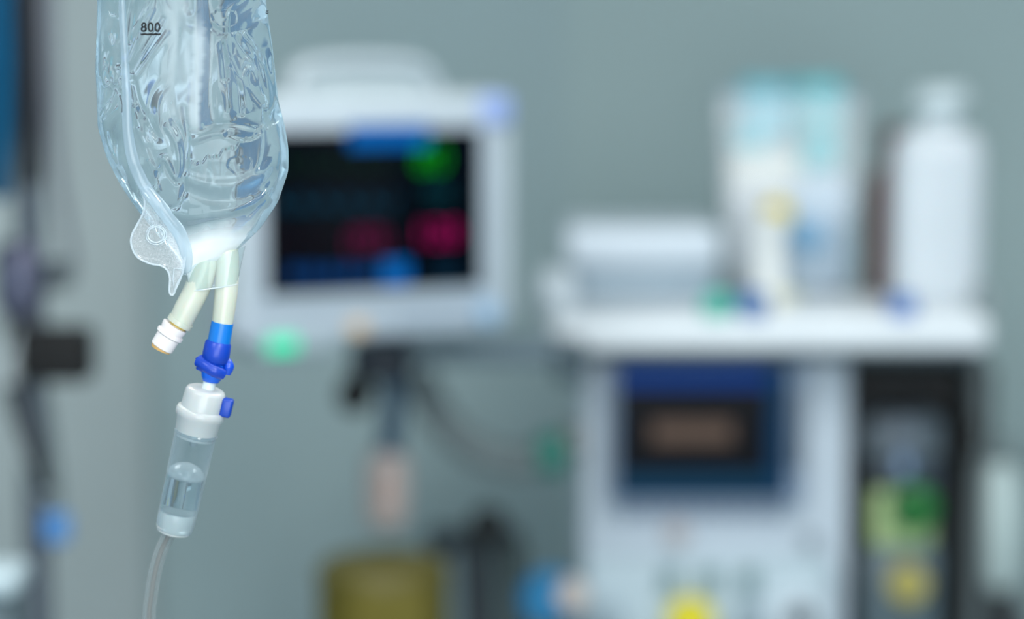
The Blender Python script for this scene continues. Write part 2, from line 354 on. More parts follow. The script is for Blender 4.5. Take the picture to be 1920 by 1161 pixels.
# display
am.box('display_housing', 1142, 678, 1510, 950, -0.03, 0.01, M('display_grey', (128, 146, 168), 0.5), 0.008)
dsp = am.box('display', 1158, 684, 1478, 934, -0.036, -0.02, M('display_blue', (2, 38, 74), 0.25, var=.02), 0.003)
flat(am, 'title_band', 1162, 690, 1440, 728, -0.0365, glow('display_band', (0, 56, 130), 0.8), dsp)
flat(am, 'picture_area', 1164, 728, 1438, 884, -0.0365, M('display_black', (2, 3, 9), 0.2, var=0), dsp)
flat(am, 'message_bar', 1222, 790, 1374, 832, -0.0375, glow('message_tan', (104, 88, 78), 0.7), dsp)
flat(am, 'status_band', 1162, 888, 1440, 926, -0.0365, glow('status_teal', (0, 56, 84), 0.8), dsp)
flat(am, 'side_menu', 1444, 690, 1474, 926, -0.0365, glow('menu_blue', (0, 54, 88), 0.8), dsp)
am.box('key_strip', 1482, 730, 1508, 880, -0.036, -0.02, M('strip_slate', (84, 98, 112), .5), 0.002)
for i in range(9): am.disc('soft_key', 1180+i*34, 962, 11, -0.012, 0.002, M('key_blue_grey', (140, 154, 178), .5))
am.disc('tan_key', 1268, 1000, 24, -0.010, 0.002, M('tan_plastic', (178, 172, 172), .5))
am.disc('round_key', 1518, 1012, 15, -0.012, 0.002, grey)
# lower flow panel
am.box('control_panel', 1092, 1050, 1560, 1161, -0.05, 0.02, M('control_white', (178, 196, 204), .45), 0.012, zmin=0.62)
for x in (1256, 1330, 1404): am.box('flow_gauge', x-18, 1068, x+18, 1112, -0.058, -0.045, M('gauge_teal', (104, 132, 136), .4), 0.003)
am.disc('vacuum_dial', 1492, 1150, 64, -0.068, -0.045, M('dial_white', (198, 212, 220), .4), prof=[(0, 1), (.7, 1), (1, .9)])
am.disc('dial_centre', 1500, 1155, 22, -0.085, -0.066, M('dial_dark', (26, 36, 48), .4))
am.disc('yellow_flow_knob', 1292, 1160, 46, -0.085, -0.045, M('yellow_plastic', (222, 208, 20), .4), prof=[(0, .9), (.1, 1), (.85, 1), (1, .85)])
for x in (1140, 1400): am.disc('flow_knob', x, 1152, 26, -0.075, -0.045, M('knob_grey', (150, 168, 178), .4))
# vaporiser column
vp = Thing('vaporiser', 'grey vaporiser with a green dial and yellow knob mounted in the dark right bay', 'vaporiser', 1700, 960, 3.885)
vp.box('back_bracket', 1640, 770, 1770, 1161, 0.07, 0.13, dgrey, 0.005, zmin=0.70)
vp.box('head', 1620, 778, 1772, 872, 0.0, 0.09, M('vapor_grey', (100, 112, 120), .3), 0.02)
vp.disc('head_dial', 1690, 810, 36, -0.02, 0.0, M('dial_smoke', (112, 122, 132), .2), prof=[(0, 1), (.6, 1), (1, .8)])
vp.lathe('locking_pin', [(0, .010), (.5, .016), (1, .012)], (1694, 850), (1694, 890), M('pin_blue', (140, 165, 195), .2, .3), d=-0.01)
vp.box('neck', 1640, 868, 1760, 925, 0.01, 0.08, M('neck_slate', (52, 66, 80), .3), 0.008)
vp.box('filling_label', 1634, 920, 1752, 1030, 0.0, 0.08, M('lime_label', (178, 200, 142), .5), 0.012)
vp.disc('green_dial', 1708, 948, 44, -0.035, 0.0, M('green_plastic', (10, 112, 40), .4), prof=[(0, .9), (.1, 1), (.85, 1), (1, .8)])
vp.disc('dial_hub', 1700, 950, 17, -0.042, -0.034, M('dark_green', (2, 44, 10), .4))
vp.box('lower_body', 1618, 1026, 1762, 1161, 0.0, 0.08, M('lower_grey', (86, 104, 112), .35), 0.01, zmin=0.70)
vp.disc('yellow_knob', 1700, 1092, 38, -0.03, 0.0, M('dull_yellow', (170, 160, 86), .5))
# absorber at the right side
ab = Thing('absorber_canister', 'grey green clear canister at the right edge beside the machine', 'canister', 1880, 900, 3.95)
ab.box('mount', 1868, 860, 1920, 1161, 0.08, 0.16, M('mount_grey', (84, 92, 94), .5), 0.01, zmin=0.2)
bm = bmesh.new(); a0 = ab.L(1874, 1105, .02); a1 = ab.L(1874, 860, .02)
add_lathe(bm, [(0, .018), (.08, .030), (.5, .036), (.85, .034), (.95, .024), (1, .022)], a0, a1, 28); bm_obj('jar', bm, M('jar_mint', (200, 218, 216), .25), ab.o)
bm = bmesh.new(); add_lathe(bm, [(0, .026), (.5, .03), (1, .02)], ab.L(1874, 862, .02), ab.L(1874, 825, .02), 24); bm_obj('lid', bm, M('lid_grey', (112, 128, 130), .4), ab.o)
bm = bmesh.new(); add_tube(bm, [ab.L(1874, 900, .03), ab.L(1874, 900, .10)], .012, 10); bm_obj('holder', bm, dgrey, ab.o)
am.box('latch', 1796, 790, 1836, 856, 0.06, 0.16, black, 0.008)
ab.box('base_foot', 1868, 1150, 1930, 1161, 0.06, 0.18, dgrey, 0.005, zmin=0.0)
# ------------------------------------------------------------------ things on the shelf
SHZ = zt  # world height (machine empty stands at z = 0)
def onshelf(name, label, cat, px, Y, group=None):
    T = Thing(name, label, cat, px, 600, Y); T.p = Vector((T.p.x, Y, SHZ+0.0005)); T.o.location = T.p; return T
tr = onshelf('instrument_tray', 'low white lidded tray at the left end of the machine shelf', 'tray', 1230, 3.90)
tr.box('tray_base', 1075, 490, 1345, 560, 0.02, 0.26, M('tray_blue_grey', (156, 174, 186), .4), 0.012, zmin=SHZ+.0005)
tr.box('tray_lid', 1060, 428, 1352, 500, 0.0, 0.28, M('tray_white', (206, 217, 226), .4), 0.016)
pk = onshelf('clear_supply_bin', 'tall clear plastic bin holding packets and masks on the machine shelf', 'bin', 1480, 4.02)
RAILS = 1
bw0 = pk.L(1352, 400).x; bw1 = pk.L(1612, 400).x; bh = pk.L(1480, 182).z
bm = bmesh.new()
def taper_box(bm, x0, x1, y0, y1, z0, z1, tp, open_top=True):
    lo = [bm.verts.new((x, y, z0)) for x, y in ((x0+tp, y0+tp), (x1-tp, y0+tp), (x1-tp, y1-tp), (x0+tp, y1-tp))]
    hi = [bm.verts.new((x, y, z1)) for x, y in ((x0, y0), (x1, y0), (x1, y1), (x0, y1))]
    for i in range(4): bm.faces.new((lo[i], lo[(i+1) % 4], hi[(i+1) % 4], hi[i]))
    bm.faces.new(lo[::-1])
    if not open_top: bm.faces.new(hi)
taper_box(bm, bw0, bw1, 0, .15, 0.001, bh, .012)
wo = bm_obj('bin_wall', bm, thin_clear('clear_bin', (252, 253, 254), .05, (235, 240, 244), .45), pk.o, False)
sm = wo.modifiers.new('thick', 'SOLIDIFY'); sm.thickness = 0.002
bm = bmesh.new(); rim = [Vector((bw0, 0, bh)), Vector((bw1, 0, bh)), Vector((bw1, .15, bh)), Vector((bw0, .15, bh))]
add_tube(bm, rim, .004, 8, closed=True); bm_obj('rim', bm, M('rim_blue_grey', (160, 182, 196), .4), pk.o)
def crumple(name, label, cat, px0, py0, px1, py1, Y, dep, mat, seed, amp=.006, group=None, zb=None):
    T = Thing(name, label, cat, (px0+px1)/2, (py0+py1)/2, Y)
    a = T.L(px0, py0); b = T.L(px1, py1); bm = bmesh.new()
    add_box(bm, a.x, b.x, -dep/2, dep/2, (b.z if zb is None else zb-T.p.z), a.z, dep*.3, 2)
    bmesh.ops.subdivide_edges(bm, edges=bm.edges, cuts=3, use_grid_fill=True)
    rnd = random.Random(seed)
    for v in bm.verts:
        if v.co.z > b.z+.01: v.co += Vector((rnd.uniform(-1, 1), rnd.uniform(-1, 1), rnd.uniform(-1, 1)))*amp
    o = T.o; bpy.data.objects.remove(o)
    ob = bm_obj(name, bm, mat, None); ob.location = T.p
    return tag(ob, label, cat, group)
teal = M('teal_paper', (92, 196, 204), .7); pale_teal = M('pale_teal_paper', (124, 194, 206), .7)
bins = 'packets in the clear bin'
crumple('face_mask_pack', 'pale turquoise crumpled pack sticking out of the bin top, left one', 'pack', 1388, 150, 1478, 262, 4.065, .035, pale_teal, 1, group=bins)
crumple('face_mask_pack', 'pale turquoise crumpled pack sticking out of the bin top, right one', 'pack', 1480, 150, 1580, 262, 4.110, .035, M('pale_teal_b', (112, 192, 198), .7), 2, group=bins)
crumple('glove_packet', 'bright teal folded packet at the middle left of the bin', 'pack', 1378, 238, 1440, 282, 4.065, .03, teal, 3, .004, group=bins)
crumple('glove_packet', 'bright teal folded packet at the middle right of the bin', 'pack', 1500, 245, 1574, 318, 4.065, .03, M('teal_b', (76, 184, 190), .7), 4, .004, group=bins)
crumple('gauze_packet', 'cream white packet below the teal ones in the bin', 'pack', 1372, 284, 1495, 350, 4.065, .03, M('cream_paper', (220, 222, 214), .7), 5, .004, group=bins)
crumple('paper_sleeve', 'tall white paper sleeve standing in the left of the bin', 'pack', 1368, 352, 1472, 540, 4.075, .04, M('white_paper', (222, 226, 228), .7), 6, .003, group=bins, zb=SHZ+.004)
crumple('paper_sleeve', 'tall pale blue sleeve standing in the right of the bin', 'pack', 1480, 330, 1588, 520, 4.075, .04, M('pale_blue_paper', (186, 206, 220), .7), 7, .003, group=bins, zb=SHZ+.004)
yl = pk.disc('yellow_sticker', 1458, 400, 26, -0.003, 0.006, M('yellow_sticker_paint', (220, 196, 20), .5)); 
pk.disc('blue_sticker', 1512, 440, 32, -0.002, 0.009, M('blue_sticker_paint', (110, 158, 192), .5))
st = onshelf('dropper_stand', 'narrow cream white dispenser post in front of the clear bin', 'dispenser', 1442, 3.90)
bm = bmesh.new(); ph = st.L(1442, 405).z; add_lathe(bm, [(0, .030), (.06, .026), (.1, .023), (.85, .023), (.9, .025), (1, .02)], (0, 0, .02), (0, 0, ph), 32); bm_obj('post', bm, M('cream_plastic', (232, 236, 234), .4), st.o)
bm = bmesh.new(); add_lathe(bm, [(0, .042), (.6, .040), (1, .028)], (0, 0, 0), (0, 0, .024), 32); bm_obj('foot', bm, M('foot_cream', (230, 230, 212), .4), st.o)
wb = onshelf('spray_bottle', 'tall white square-shouldered bottle with a white cap on the machine shelf', 'bottle', 1762, 3.88)
H = wb.L(1762, 240).z; W = (1846-1676)/2*3.88/FPX
def sq_ring(bm, cx_, cy_, z, rx, ry, p=4, n=40):
    out = []
    for i in range(n):
        a = 2*math.pi*i/n; c, s = math.cos(a), math.sin(a)
        out.append(bm.verts.new((cx_+rx*math.copysign(abs(c)**(2/p), c), cy_+ry*math.copysign(abs(s)**(2/p), s), z)))
    return out
def loft(bm, rings):
    n = len(rings[0])
    for a, b in zip(rings, rings[1:]):
        for i in range(n): bm.faces.new((a[i], a[(i+1) % n], b[(i+1) % n], b[i]))
    bm.faces.new(rings[0][::-1]); bm.faces.new(rings[-1])
bm = bmesh.new()
loft(bm, [sq_ring(bm, 0, .05, z*H, W*q, .05*q, 4 if q > .6 else 2.2) for z, q in ((0, .93), (.02, .98), (.1, 1), (.8, 1), (.9, .97), (.96, .8), (.99, .55), (1.0, .42), (1.03, .4))])
bm_obj('bottle_body', bm, M('bottle_white', (204, 213, 219), .35, sub=.1), wb.o)
bm = bmesh.new(); ch = wb.L(1745, 165).z
xx = .006
add_lathe(bm, [(0, .030), (.45, .030), (.5, .046), (.92, .044), (1, .036)], (xx, .05, H*1.02), (xx-.004, .05, ch), 32); bm_obj('cap', bm, M('cap_white', (206, 220, 224), .4), wb.o)
bb = onshelf('brown_bottle', 'dark brown glass bottle standing left of the white bottle', 'bottle', 1680, 4.06)
Hb = bb.L(1690, 300).z; Ht = bb.L(1692, 236).z; bx = bb.L(1671, 400).x; br = 44*4.06/FPX
bm = bmesh.new(); add_lathe(bm, [(0, br*.9), (.02, br), (.66, br), (.76, br*.82), (.84, br*.42), (.9, br*.4), (1, br*.4)], (bx, .0, 0), (bx, .0, Ht*.94), 32)
bm_obj('bottle_glass', bm, M('amber_glass', (104, 62, 56), .3), bb.o)
bm = bmesh.new(); add_lathe(bm, [(0, br*.48), (1, br*.48)], (bx, 0, Ht*.9), (bx, 0, Ht), 24); bm_obj('bottle_cap', bm, M('cap_maroon', (84, 22, 20), .4), bb.o)
def smallcap(name, label, px, py, Y, rpx, rgb):
    bm = bmesh.new(); r = rpx*Y/FPX; add_lathe(bm, [(0, r), (.7, r), (.85, r*.8), (1, r*.5)], (0, 0, 0), (0, 0, r*1.5), 20)
    o = bm_obj(name, bm, M('cap_'+name, rgb, .4)); p = P(px, py, Y); o.location = (p.x, Y, SHZ+.0005); return tag(o, label, 'cap')
smallcap('green_vial_cap', 'small green cap lying near the shelf front edge', 1345, 610, 3.735, 30, (70, 182, 160))
smallcap('blue_vial_cap', 'wide slate blue cap beside the green cap on the shelf front', 1412, 625, 3.735, 32, (84, 122, 176))
smallcap('blue_stopper', 'bright blue stopper on the shelf in front of the white bottle', 1692, 604, 3.735, 27, (70, 118, 190))
crumple('yellow_swab', 'tiny yellow green packet behind the cream dispenser foot', 'packet', 1462, 545, 1496, 562, 3.98, .016, M('swab_yellow', (204, 208, 130), .6), 9, .001, zb=SHZ+.001)
# ------------------------------------------------------------------ monitor arm, hoses
arm = Thing('monitor_arm', 'grey blue horizontal support arm between monitor and machine', 'arm', 880, 665, 3.61)
arm.box('beam', 760, 640, 1062, 684, 0.02, 0.07, M('arm_slate', (98, 116, 126), .5), 0.008)
arm.box('joint', 1040, 648, 1100, 720, 0.0, 0.185, M('joint_slate', (62, 80, 88), .5), 0.012)
arm.box('clamp', 655, 645, 772, 720, -0.02, 0.07, M('clamp_navy', (24, 38, 52), .5), 0.014)
arm.disc('clamp_knob', 668, 735, 34, -0.06, -0.01, black)
arm.lathe('upright', [(0, .020), (1, .020)], (736, 640), (736, 615), navy, d=0.03)
bh_ = Thing('hanging_probe', 'slate blue hanging hose with a beige pink rounded end under the monitor', 'probe', 728, 850, 3.56)
bh_.tube('cable', [(738, 716, .03), (736, 780, .03), (730, 850, .03)], [26, 24, 24], M('hose_slate', (58, 82, 100), .5), n=16)
bh_.lathe('probe_head', [(0, .018), (.1, .033), (.45, .036), (.9, .032), (1, .018)], (726, 845, .03), (724, 990, .03), M('beige_pink_silicone', (172, 162, 158), .5))
bh_.tube('probe_core', [(726, 880, -.012), (724, 960, -.012)], 8, M('salmon', (186, 152, 138), .5))
ho = Thing('breathing_hose', 'thick grey corrugated breathing hose curving from monitor arm to green connector', 'hose', 880, 830, 3.66)
bm = bmesh.new(); hp = spline([ho.L(782, 700, .06), ho.L(812, 765, .05), ho.L(860, 822, .04), ho.L(920, 856, .03), ho.L(975, 866, .03), ho.L(1030, 855, .03)], 30)
rr = [0.0262+0.002*math.sin(i*1.3) for i in range(len(hp))]
add_tube(bm, hp, rr, 20); bm_obj('corrugated_tube', bm, M('hose_grey', (120, 132, 134), .6), ho.o)
ho.lathe('green_connector', [(0, .026), (.15, .034), (.85, .034), (1, .026)], (1006, 852), (1062, 850), M('teal_green', (24, 112, 98), .4), d=.03)
ho.lathe('connector_ring', [(0, .026), (1, .026)], (1060, 828), (1090, 826), M('ring_brown', (96, 100, 98), .4), d=.03)
# ------------------------------------------------------------------ lower middle: olive canister, dark stand, blue valve
yb = Thing('waste_bin', 'tall olive yellow round waste canister at the bottom of the picture', 'canister', 718, 1100, 3.55, floor=True)
r = 124*3.55/FPX; zl = P(718, 1075, 3.55).z
bm = bmesh.new(); add_lathe(bm, [(0, r*.86), (.02, r*.9), (.9, r), (1, r)], (0, 0, 0), (0, 0, zl), 48); bm_obj('bin_body', bm, M('olive_plastic', (94, 86, 14), .75, var=.15, scale=8), yb.o)
bm = bmesh.new(); add_lathe(bm, [(0, r*1.03), (.4, r*1.03), (.8, r*.9), (1, r*.5)], (0, 0, zl-.01), (0, 0, zl+.028), 48); bm_obj('bin_lid', bm, M('olive_lid', (88, 82, 28), .5), yb.o)
yb.box('warning_label', 660, 1110, 800, 1161, -r-.004, -r+.02, M('olive_light', (98, 90, 18), .75), .004, zmin=.6)
def ikn(x, y, Y, rpx, label, rgb):
    T = Thing('drip_stand_handle', label, 'handle', x, y, Y, floor=True)
    z = P(x, y, Y).z; rr = rpx*Y/FPX; bm = bmesh.new()
    add_lathe(bm, [(0, .3*rr), (.12, .8*rr), (.5, rr), (.88, .8*rr), (1, .3*rr)], (0, 0, z-rr), (0, 0, z+rr), 24); bm_obj('knob', bm, M('knob_'+str(x), rgb, .5), T.o)
    bm = bmesh.new(); add_lathe(bm, [(0, .45*rr), (1, .4*rr)], (0, 0, .03), (0, 0, z-rr*.8), 20); bm_obj('stem', bm, M('stem_'+str(x), [min(255, v+26) for v in rgb], .5), T.o)
    bm = bmesh.new(); add_lathe(bm, [(0, .09), (.7, .08), (1, .03)], (0, 0, 0), (0, 0, .035), 24); bm_obj('foot', bm, dgrey, T.o)
    return T
ikn(915, 985, 3.75, 36, 'black round knob on a dark stem right of the olive canister', (8, 12, 14))
ikn(825, 1015, 4.05, 30, 'smaller dark grey knob half hidden behind the olive canister', (50, 62, 68))
cb = Thing('cable_bundle', 'dark mauve and teal cables hanging between canister and machine', 'cables', 900, 1080, 4.15, floor=True)
for x, c in ((868, (92, 96, 104)), (890, (74, 92, 98)), (948, (70, 88, 92)), (968, (88, 98, 92))):
    bm = bmesh.new(); a = P(x, 1010, 4.15); q = spline([Vector((a.x-cb.p.x, .0, a.z)), Vector((a.x-cb.p.x+.01, .01, a.z-.2)), Vector((a.x-cb.p.x-.01, .0, .3)), Vector((a.x-cb.p.x, 0, .01))], 10)
    add_tube(bm, q, .013, 10); bm_obj('cable', bm, M('cable_%d' % x, c, .6), cb.o)
bm = bmesh.new(); add_box(bm, -.05, .07, -.03, .03, P(900, 1020, 4.15).z, P(900, 990, 4.15).z, .008); bm_obj('cable_clip', bm, dgrey, cb.o)
bv = Thing('blue_valve', 'round blue valve wheel with a beige hub at the lower left of the machine', 'valve', 1030, 1115, 3.72)
bv.disc('wheel', 1030, 1118, 56, -.01, .03, M('valve_blue', (0, 116, 166), .4), prof=[(0, .85), (.15, 1), (.8, 1), (1, .85)])
bv.disc('hub', 1072, 1112, 30, -.04, -.008, M('hub_beige', (196, 184, 176), .5))
bv.lathe('pipe', [(0, .014), (1, .014)], (1050, 1118, .02), (1084, 1118, .045), grey)
# ------------------------------------------------------------------ far left: equipment pole
po = Thing('equipment_pole', 'grey metal equipment pole with clamp, black knob and cables at the left edge', 'pole', 62, 700, 3.30, floor=True)
pxm = 0.0
zA = P(62, 640, 3.3).z
bm = bmesh.new(); add_lathe(bm, [(0, .019), (1, .019)], (0, 0, .04), (0, 0, P(62, 0, 3.3).z+.25), 24); bm_obj('pole', bm, M('pole_steel', (96, 104, 114), .35, .3), po.o)
bm = bmesh.new(); add_lathe(bm, [(0, .14), (.6, .13), (1, .03)], (0, 0, 0), (0, 0, .05), 32); bm_obj('base', bm, dgrey, po.o)
bm = bmesh.new(); c = P(40, 520, 3.3); add_lathe(bm, [(0, .026), (.15, .034), (.85, .034), (1, .024)], (c.x-po.p.x, -.01, c.z-.05), (c.x-po.p.x, -.01, c.z+.05), 24); bm_obj('clamp', bm, M('clamp_metal', (98, 100, 120), .3, .5), po.o)
bm = bmesh.new(); add_lathe(bm, [(0, .020), (1, .018)], (c.x-po.p.x+.02, 0, c.z), (c.x-po.p.x+.065, 0, c.z+.005), 16); bm_obj('clamp_screw', bm, M('screw_dark', (70, 80, 86), .4), po.o)
k = P(120, 655, 3.3)
bm = bmesh.new(); add_box(bm, k.x-po.p.x-.055, k.x-po.p.x+.043, -.055, .012, k.z-.040, k.z+.034, .012, 4); bm_obj('black_knob', bm, black, po.o)
bm = bmesh.new(); add_lathe(bm, [(0, .024), (1, .024)], (-.012, 0, k.z-.02), (-.012, 0, k.z+.06), 16); bm_obj('knob_collar', bm, M('collar_dark', (24, 28, 32), .5), po.o)
k = P(110, 985, 3.3)
bm = bmesh.new(); add_box(bm, k.x-po.p.x-.018, k.x-po.p.x+.018, -.03, -.005, k.z-.020, k.z+.020, .006, 3); bm_obj('blue_clip', bm, M('clip_blue', (78, 140, 204), .5), po.o)
bm = bmesh.new(); q = spline([P(110, 965, 3.29), P(104, 880, 3.29), P(88, 760, 3.29), P(70, 690, 3.29)], 10); add_tube(bm, [v-po.p for v in q], .006, 10); bm_obj('clip_cable', bm, M('cable_smoke', (104, 118, 122), .5), po.o)
bm = bmesh.new(); q = spline([P(40, 620, 3.26), P(18, 700, 3.26), P(30, 800, 3.26), P(60, 880, 3.26), P(80, 930, 3.28)], 12); add_tube(bm, [v-po.p for v in q], .008, 10); bm_obj('pale_tube', bm, M('tube_pale', (178, 186, 188), .4), po.o)
bm = bmesh.new(); q = spline([P(20, 720, 3.24), P(44, 800, 3.24), P(66, 860, 3.24), P(85, 915, 3.26)], 12); add_tube(bm, [v-po.p for v in q], .011, 10); bm_obj('dark_cable', bm, M('cable_dark', (40, 46, 50), .5), po.o)
# hanging blue gown bag
bl = Thing('blue_drape', 'deep blue hanging drape at the upper left edge with a black strap', 'drape', 20, 200, 3.15)
bm = bmesh.new(); n = 90; L0 = []; 
x0, x1 = bl.L(-480, 100).x, bl.L(24, 100).x; zt_, zb_ = bl.L(0, -420).z, bl.L(0, 372).z
g = [[bm.verts.new((x0+(x1-x0)*i/n-(0.012 if j > 6 else 0)*max(0, (j-6))/3*(i/n), .018*math.sin(i*.9+j*.15)+.008*math.sin(i*2.3), zt_+(zb_-zt_)*j/9)) for i in range(n+1)] for j in range(10)]
for j in range(9):
    for i in range(n): bm.faces.new((g[j][i], g[j][i+1], g[j+1][i+1], g[j+1][i]))
o = bm_obj('cloth', bm, M('drape_blue', (0, 100, 142), .7, var=.1), bl.o); s_ = o.modifiers.new('t', 'SOLIDIFY'); s_.thickness = .004
bl.box('black_strap', 27, -420, 66, 350, -0.01, 0.03, M('strap_black', (6, 10, 22), .6), .01)
ca = Thing('ventilator_tubing', 'mauve grey looped tubing hanging behind the blue drape', 'tubing', 100, 300, 3.7)
ca.tube('loop', [(84, -420), (90, 100), (104, 300), (122, 420), (135, 500), (112, 535), (85, 500)], [17, 17, 12, 9, 8, 8, 7], M('mauve_grey', (122, 126, 136), .5))
wt = Thing('side_cart', 'white cart top cropped by the lower left corner', 'cart', 0, 1080, 2.78, floor=True)
wt.box('cart_top', -240, 1078, 30, 1125, 0, .1, M('cart_white', (176, 194, 200), .4), .01)
wt.box('cart_body', -230, 1123, 20, 1161, .015, .09, M('cart_grey', (92, 108, 114), .5), .006, zmin=0.0)

# ------------------------------------------------------------------ IV bag
BY = 1.53; PXM = BY/FPX
def W3(px, py, off=0.0):
    """world point: pixel at the bag plane, moved off px-units towards the camera side (world -Y)"""
    return P(px, py, BY)+Vector((0, -off*PXM, 0))
ys = [-520, -500, -440, -200, 0, 80, 130, 190, 240, 260, 300, 320, 350, 380, 400, 430, 440, 465, 470, 490, 500, 508]
yL_ = [(-520, 215), (-490, 196), (-300, 188), (0, 183), (130, 180), (240, 184), (300, 202), (350, 228), (400, 262), (440, 296), (470, 322), (500, 345), (512, 352)]
yR_ = [(-520, 455), (-490, 478), (-300, 490), (0, 498), (80, 510), (190, 522), (240, 535), (280, 541), (320, 541), (380, 521), (430, 487), (465, 450), (490, 412), (512, 366)]
def sm_interp(tab, y):
    """smooth interpolation (monotone-ish cubic by catmull on samples)"""
    xs = np.array([a for a, b in tab], float); vs = np.array([b for a, b in tab], float)
    fine = np.linspace(xs[0], xs[-1], 1200); v = np.interp(fine, xs, vs)
    kern = np.hanning(41); kern /= kern.sum(); vp = np.pad(v, 20, mode='reflect', reflect_type='odd'); v = np.convolve(vp, kern, 'valid')
    return np.interp(y, fine, v)
def TH(y): return np.interp(y, [-520, -490, -420, -300, 0, 200, 300, 380, 430, 470, 500, 512], [3, 22, 52, 75, 84, 86, 82, 66, 48, 32, 18, 12])
_rs = np.random.RandomState(7); _G = _rs.rand(256, 256)
def noise2(x, y):
    xi = np.floor(x).astype(int); yi = np.floor(y).astype(int); fx = x-xi; fy = y-yi
    fx = fx*fx*fx*(fx*(fx*6-15)+10); fy = fy*fy*fy*(fy*(fy*6-15)+10)
    g = lambda a, b: _G[a % 256, b % 256]
    return (g(xi, yi)*(1-fx)+g(xi+1, yi)*fx)*(1-fy)+(g(xi, yi+1)*(1-fx)+g(xi+1, yi+1)*fx)*fy
def sstep(a, b, v): t = np.clip((v-a)/(b-a), 0, 1); return t*t*(3-2*t)
def pdist(x, y, pts):
    d = np.full(x.shape, 1e9)
    pp = [Vector((a, b, 0)) for a, b in pts]; pp = spline(pp, 6) if len(pp) > 2 else pp
    for a, b in zip(pp, pp[1:]):
        vx, vy = b.x-a.x, b.y-a.y; L2 = vx*vx+vy*vy+1e-9
        t = np.clip(((x-a.x)*vx+(y-a.y)*vy)/L2, 0, 1)
        d = np.minimum(d, np.hypot(x-(a.x+t*vx), y-(a.y+t*vy)))
    return d
RIDGES = [ # points, width px, height px
 ([(196, 60), (197, 110), (203, 150), (213, 158), (226, 150), (233, 130)], 4, 3.5),
 ([(208, -20), (210, 22), (221, 33), (230, 24), (231, -20)], 3, 2.5),
 ([(210, 40), (212, 66), (222, 86), (231, 70), (232, 40)], 4.5, 3.5),
 ([(236, 120), (225, 165), (200, 205)], 3, -3), ([(238, 150), (220, 195), (198, 222)], 3, 3),
 ([(268, -30), (258, 40), (252, 75)], 3.5, -4), ([(300, 20), (274, 70), (255, 115)], 2.6, 3),
 ([(318, 35), (284, 90), (260, 130)], 2.6, -3), ([(292, 0), (262, 62)], 2.2, 3), ([(326, 60), (290, 110), (262, 150)], 2.6, 2.6),
 ([(262, 150), (272, 190), (290, 222), (308, 255)], 4, -4), ([(265, 200), (274, 236), (286, 264)], 4, 4),
 ([(270, 240), (284, 275), (296, 302), (306, 310), (316, 292), (326, 302), (340, 330), (349, 308), (344, 268), (325, 235)], 3.2, 3.6),
 ([(300, 342), (310, 312), (318, 302), (330, 326), (345, 337), (354, 300), (352, 250), (336, 222)], 3, -3.4),
 ([(290, 300), (300, 328), (308, 352)], 3, 3), ([(356, 200), (362, 260), (356, 340), (342, 378), (322, 388)], 3.5, -4),
 ([(425, 85), (428, 115), (431, 145)], 3.5, -5), ([(432, 72), (440, 105), (450, 130), (464, 162), (470, 200)], 3.5, 4),
 ([(462, 66), (484, 95), (497, 122), (506, 160), (509, 192), (500, 196), (480, 172), (466, 150), (470, 130), (481, 130), (491, 156)], 3.2, 3.4),
 ([(448, 70), (462, 96), (478, 112), (488, 140), (494, 172)], 3, -3),
 ([(452, 160), (455, 185), (458, 210)], 3.2, -4), ([(440, 130), (444, 170), (446, 200)], 3, 3),
 ([(395, 232), (430, 229), (470, 234), (490, 245), (470, 256), (436, 250)], 3, -3.4), ([(375, 258), (420, 246), (458, 262)], 4, 3),
 ([(362, 330), (400, 341), (450, 341), (500, 318), (522, 288)], 7, 3.6), ([(358, 352), (400, 368), (450, 372), (496, 352), (528, 318)], 7, -3.4),
 ([(342, 398), (380, 402), (430, 392), (480, 378), (518, 346)], 8, 4.4), ([(356, 428), (400, 412), (450, 402), (490, 380)], 6, -3),
 ([(528, 235), (530, 300), (516, 352), (470, 402)], 2.6, -2.2), ([(190, -50), (187, 110), (191, 230), (216, 300), (252, 372)], 2.6, -2.6),
 ([(206, 170), (204, 230), (214, 290), (236, 330)], 4, 3), ([(340, -40), (345, 60), (338, 150), (342, 230)], 9, -2.5),
 ([(365, -60), (368, 8), (366, 18)], 5, -5), ([(400, -60), (404, 60), (402, 180), (410, 225)], 8, -3),
 ([(420, 0), (470, -10), (500, 20)], 6, 3), ([(408, 50), (430, 62), (470, 50), (492, 30)], 4, -2.4)]
def front_relief(x, y):
    z = np.zeros_like(x)
    for pts, wd, h in RIDGES: z += 1.45*h*np.exp(-(pdist(x, y, pts)/(wd*1.6))**2)
    # central vertical crease
    z += 9*np.exp(-((x-(376+6*np.sin(y/90)))/13)**2)*sstep(270, 215, y)*sstep(-60, 30, y)
    # ragged step where film sticks together, lower right
    jl = np.interp(x, [360, 370, 395, 420, 445, 465, 480, 495, 540], [324, 305, 296, 285, 272, 262, 250, 238, 225])+3*np.sin(x/5.0)+2*np.sin(x/2.3+1)
    z += 5*sstep(-5, 5, y-jl)*sstep(352, 368, x)*np.exp(-np.maximum(0, y-jl)/45.0)
    # dark teardrop dimple, left
    z -= 17*np.exp(-((x-222)/12)**2-((y-262)/24)**2)
    # small stuck patches with a bubble
    for cx_, cy_ in ((430, 34), (458, 305)):
        dd = np.hypot((x-cx_)/24, (y-cy_)/18)+0.25*noise2(x/9, y/9); z -= 2.2*sstep(1.15, .95, dd)
        z += 2.4*np.exp(-((x-cx_)**2+(y-cy_-3)**2)/7)
    return z
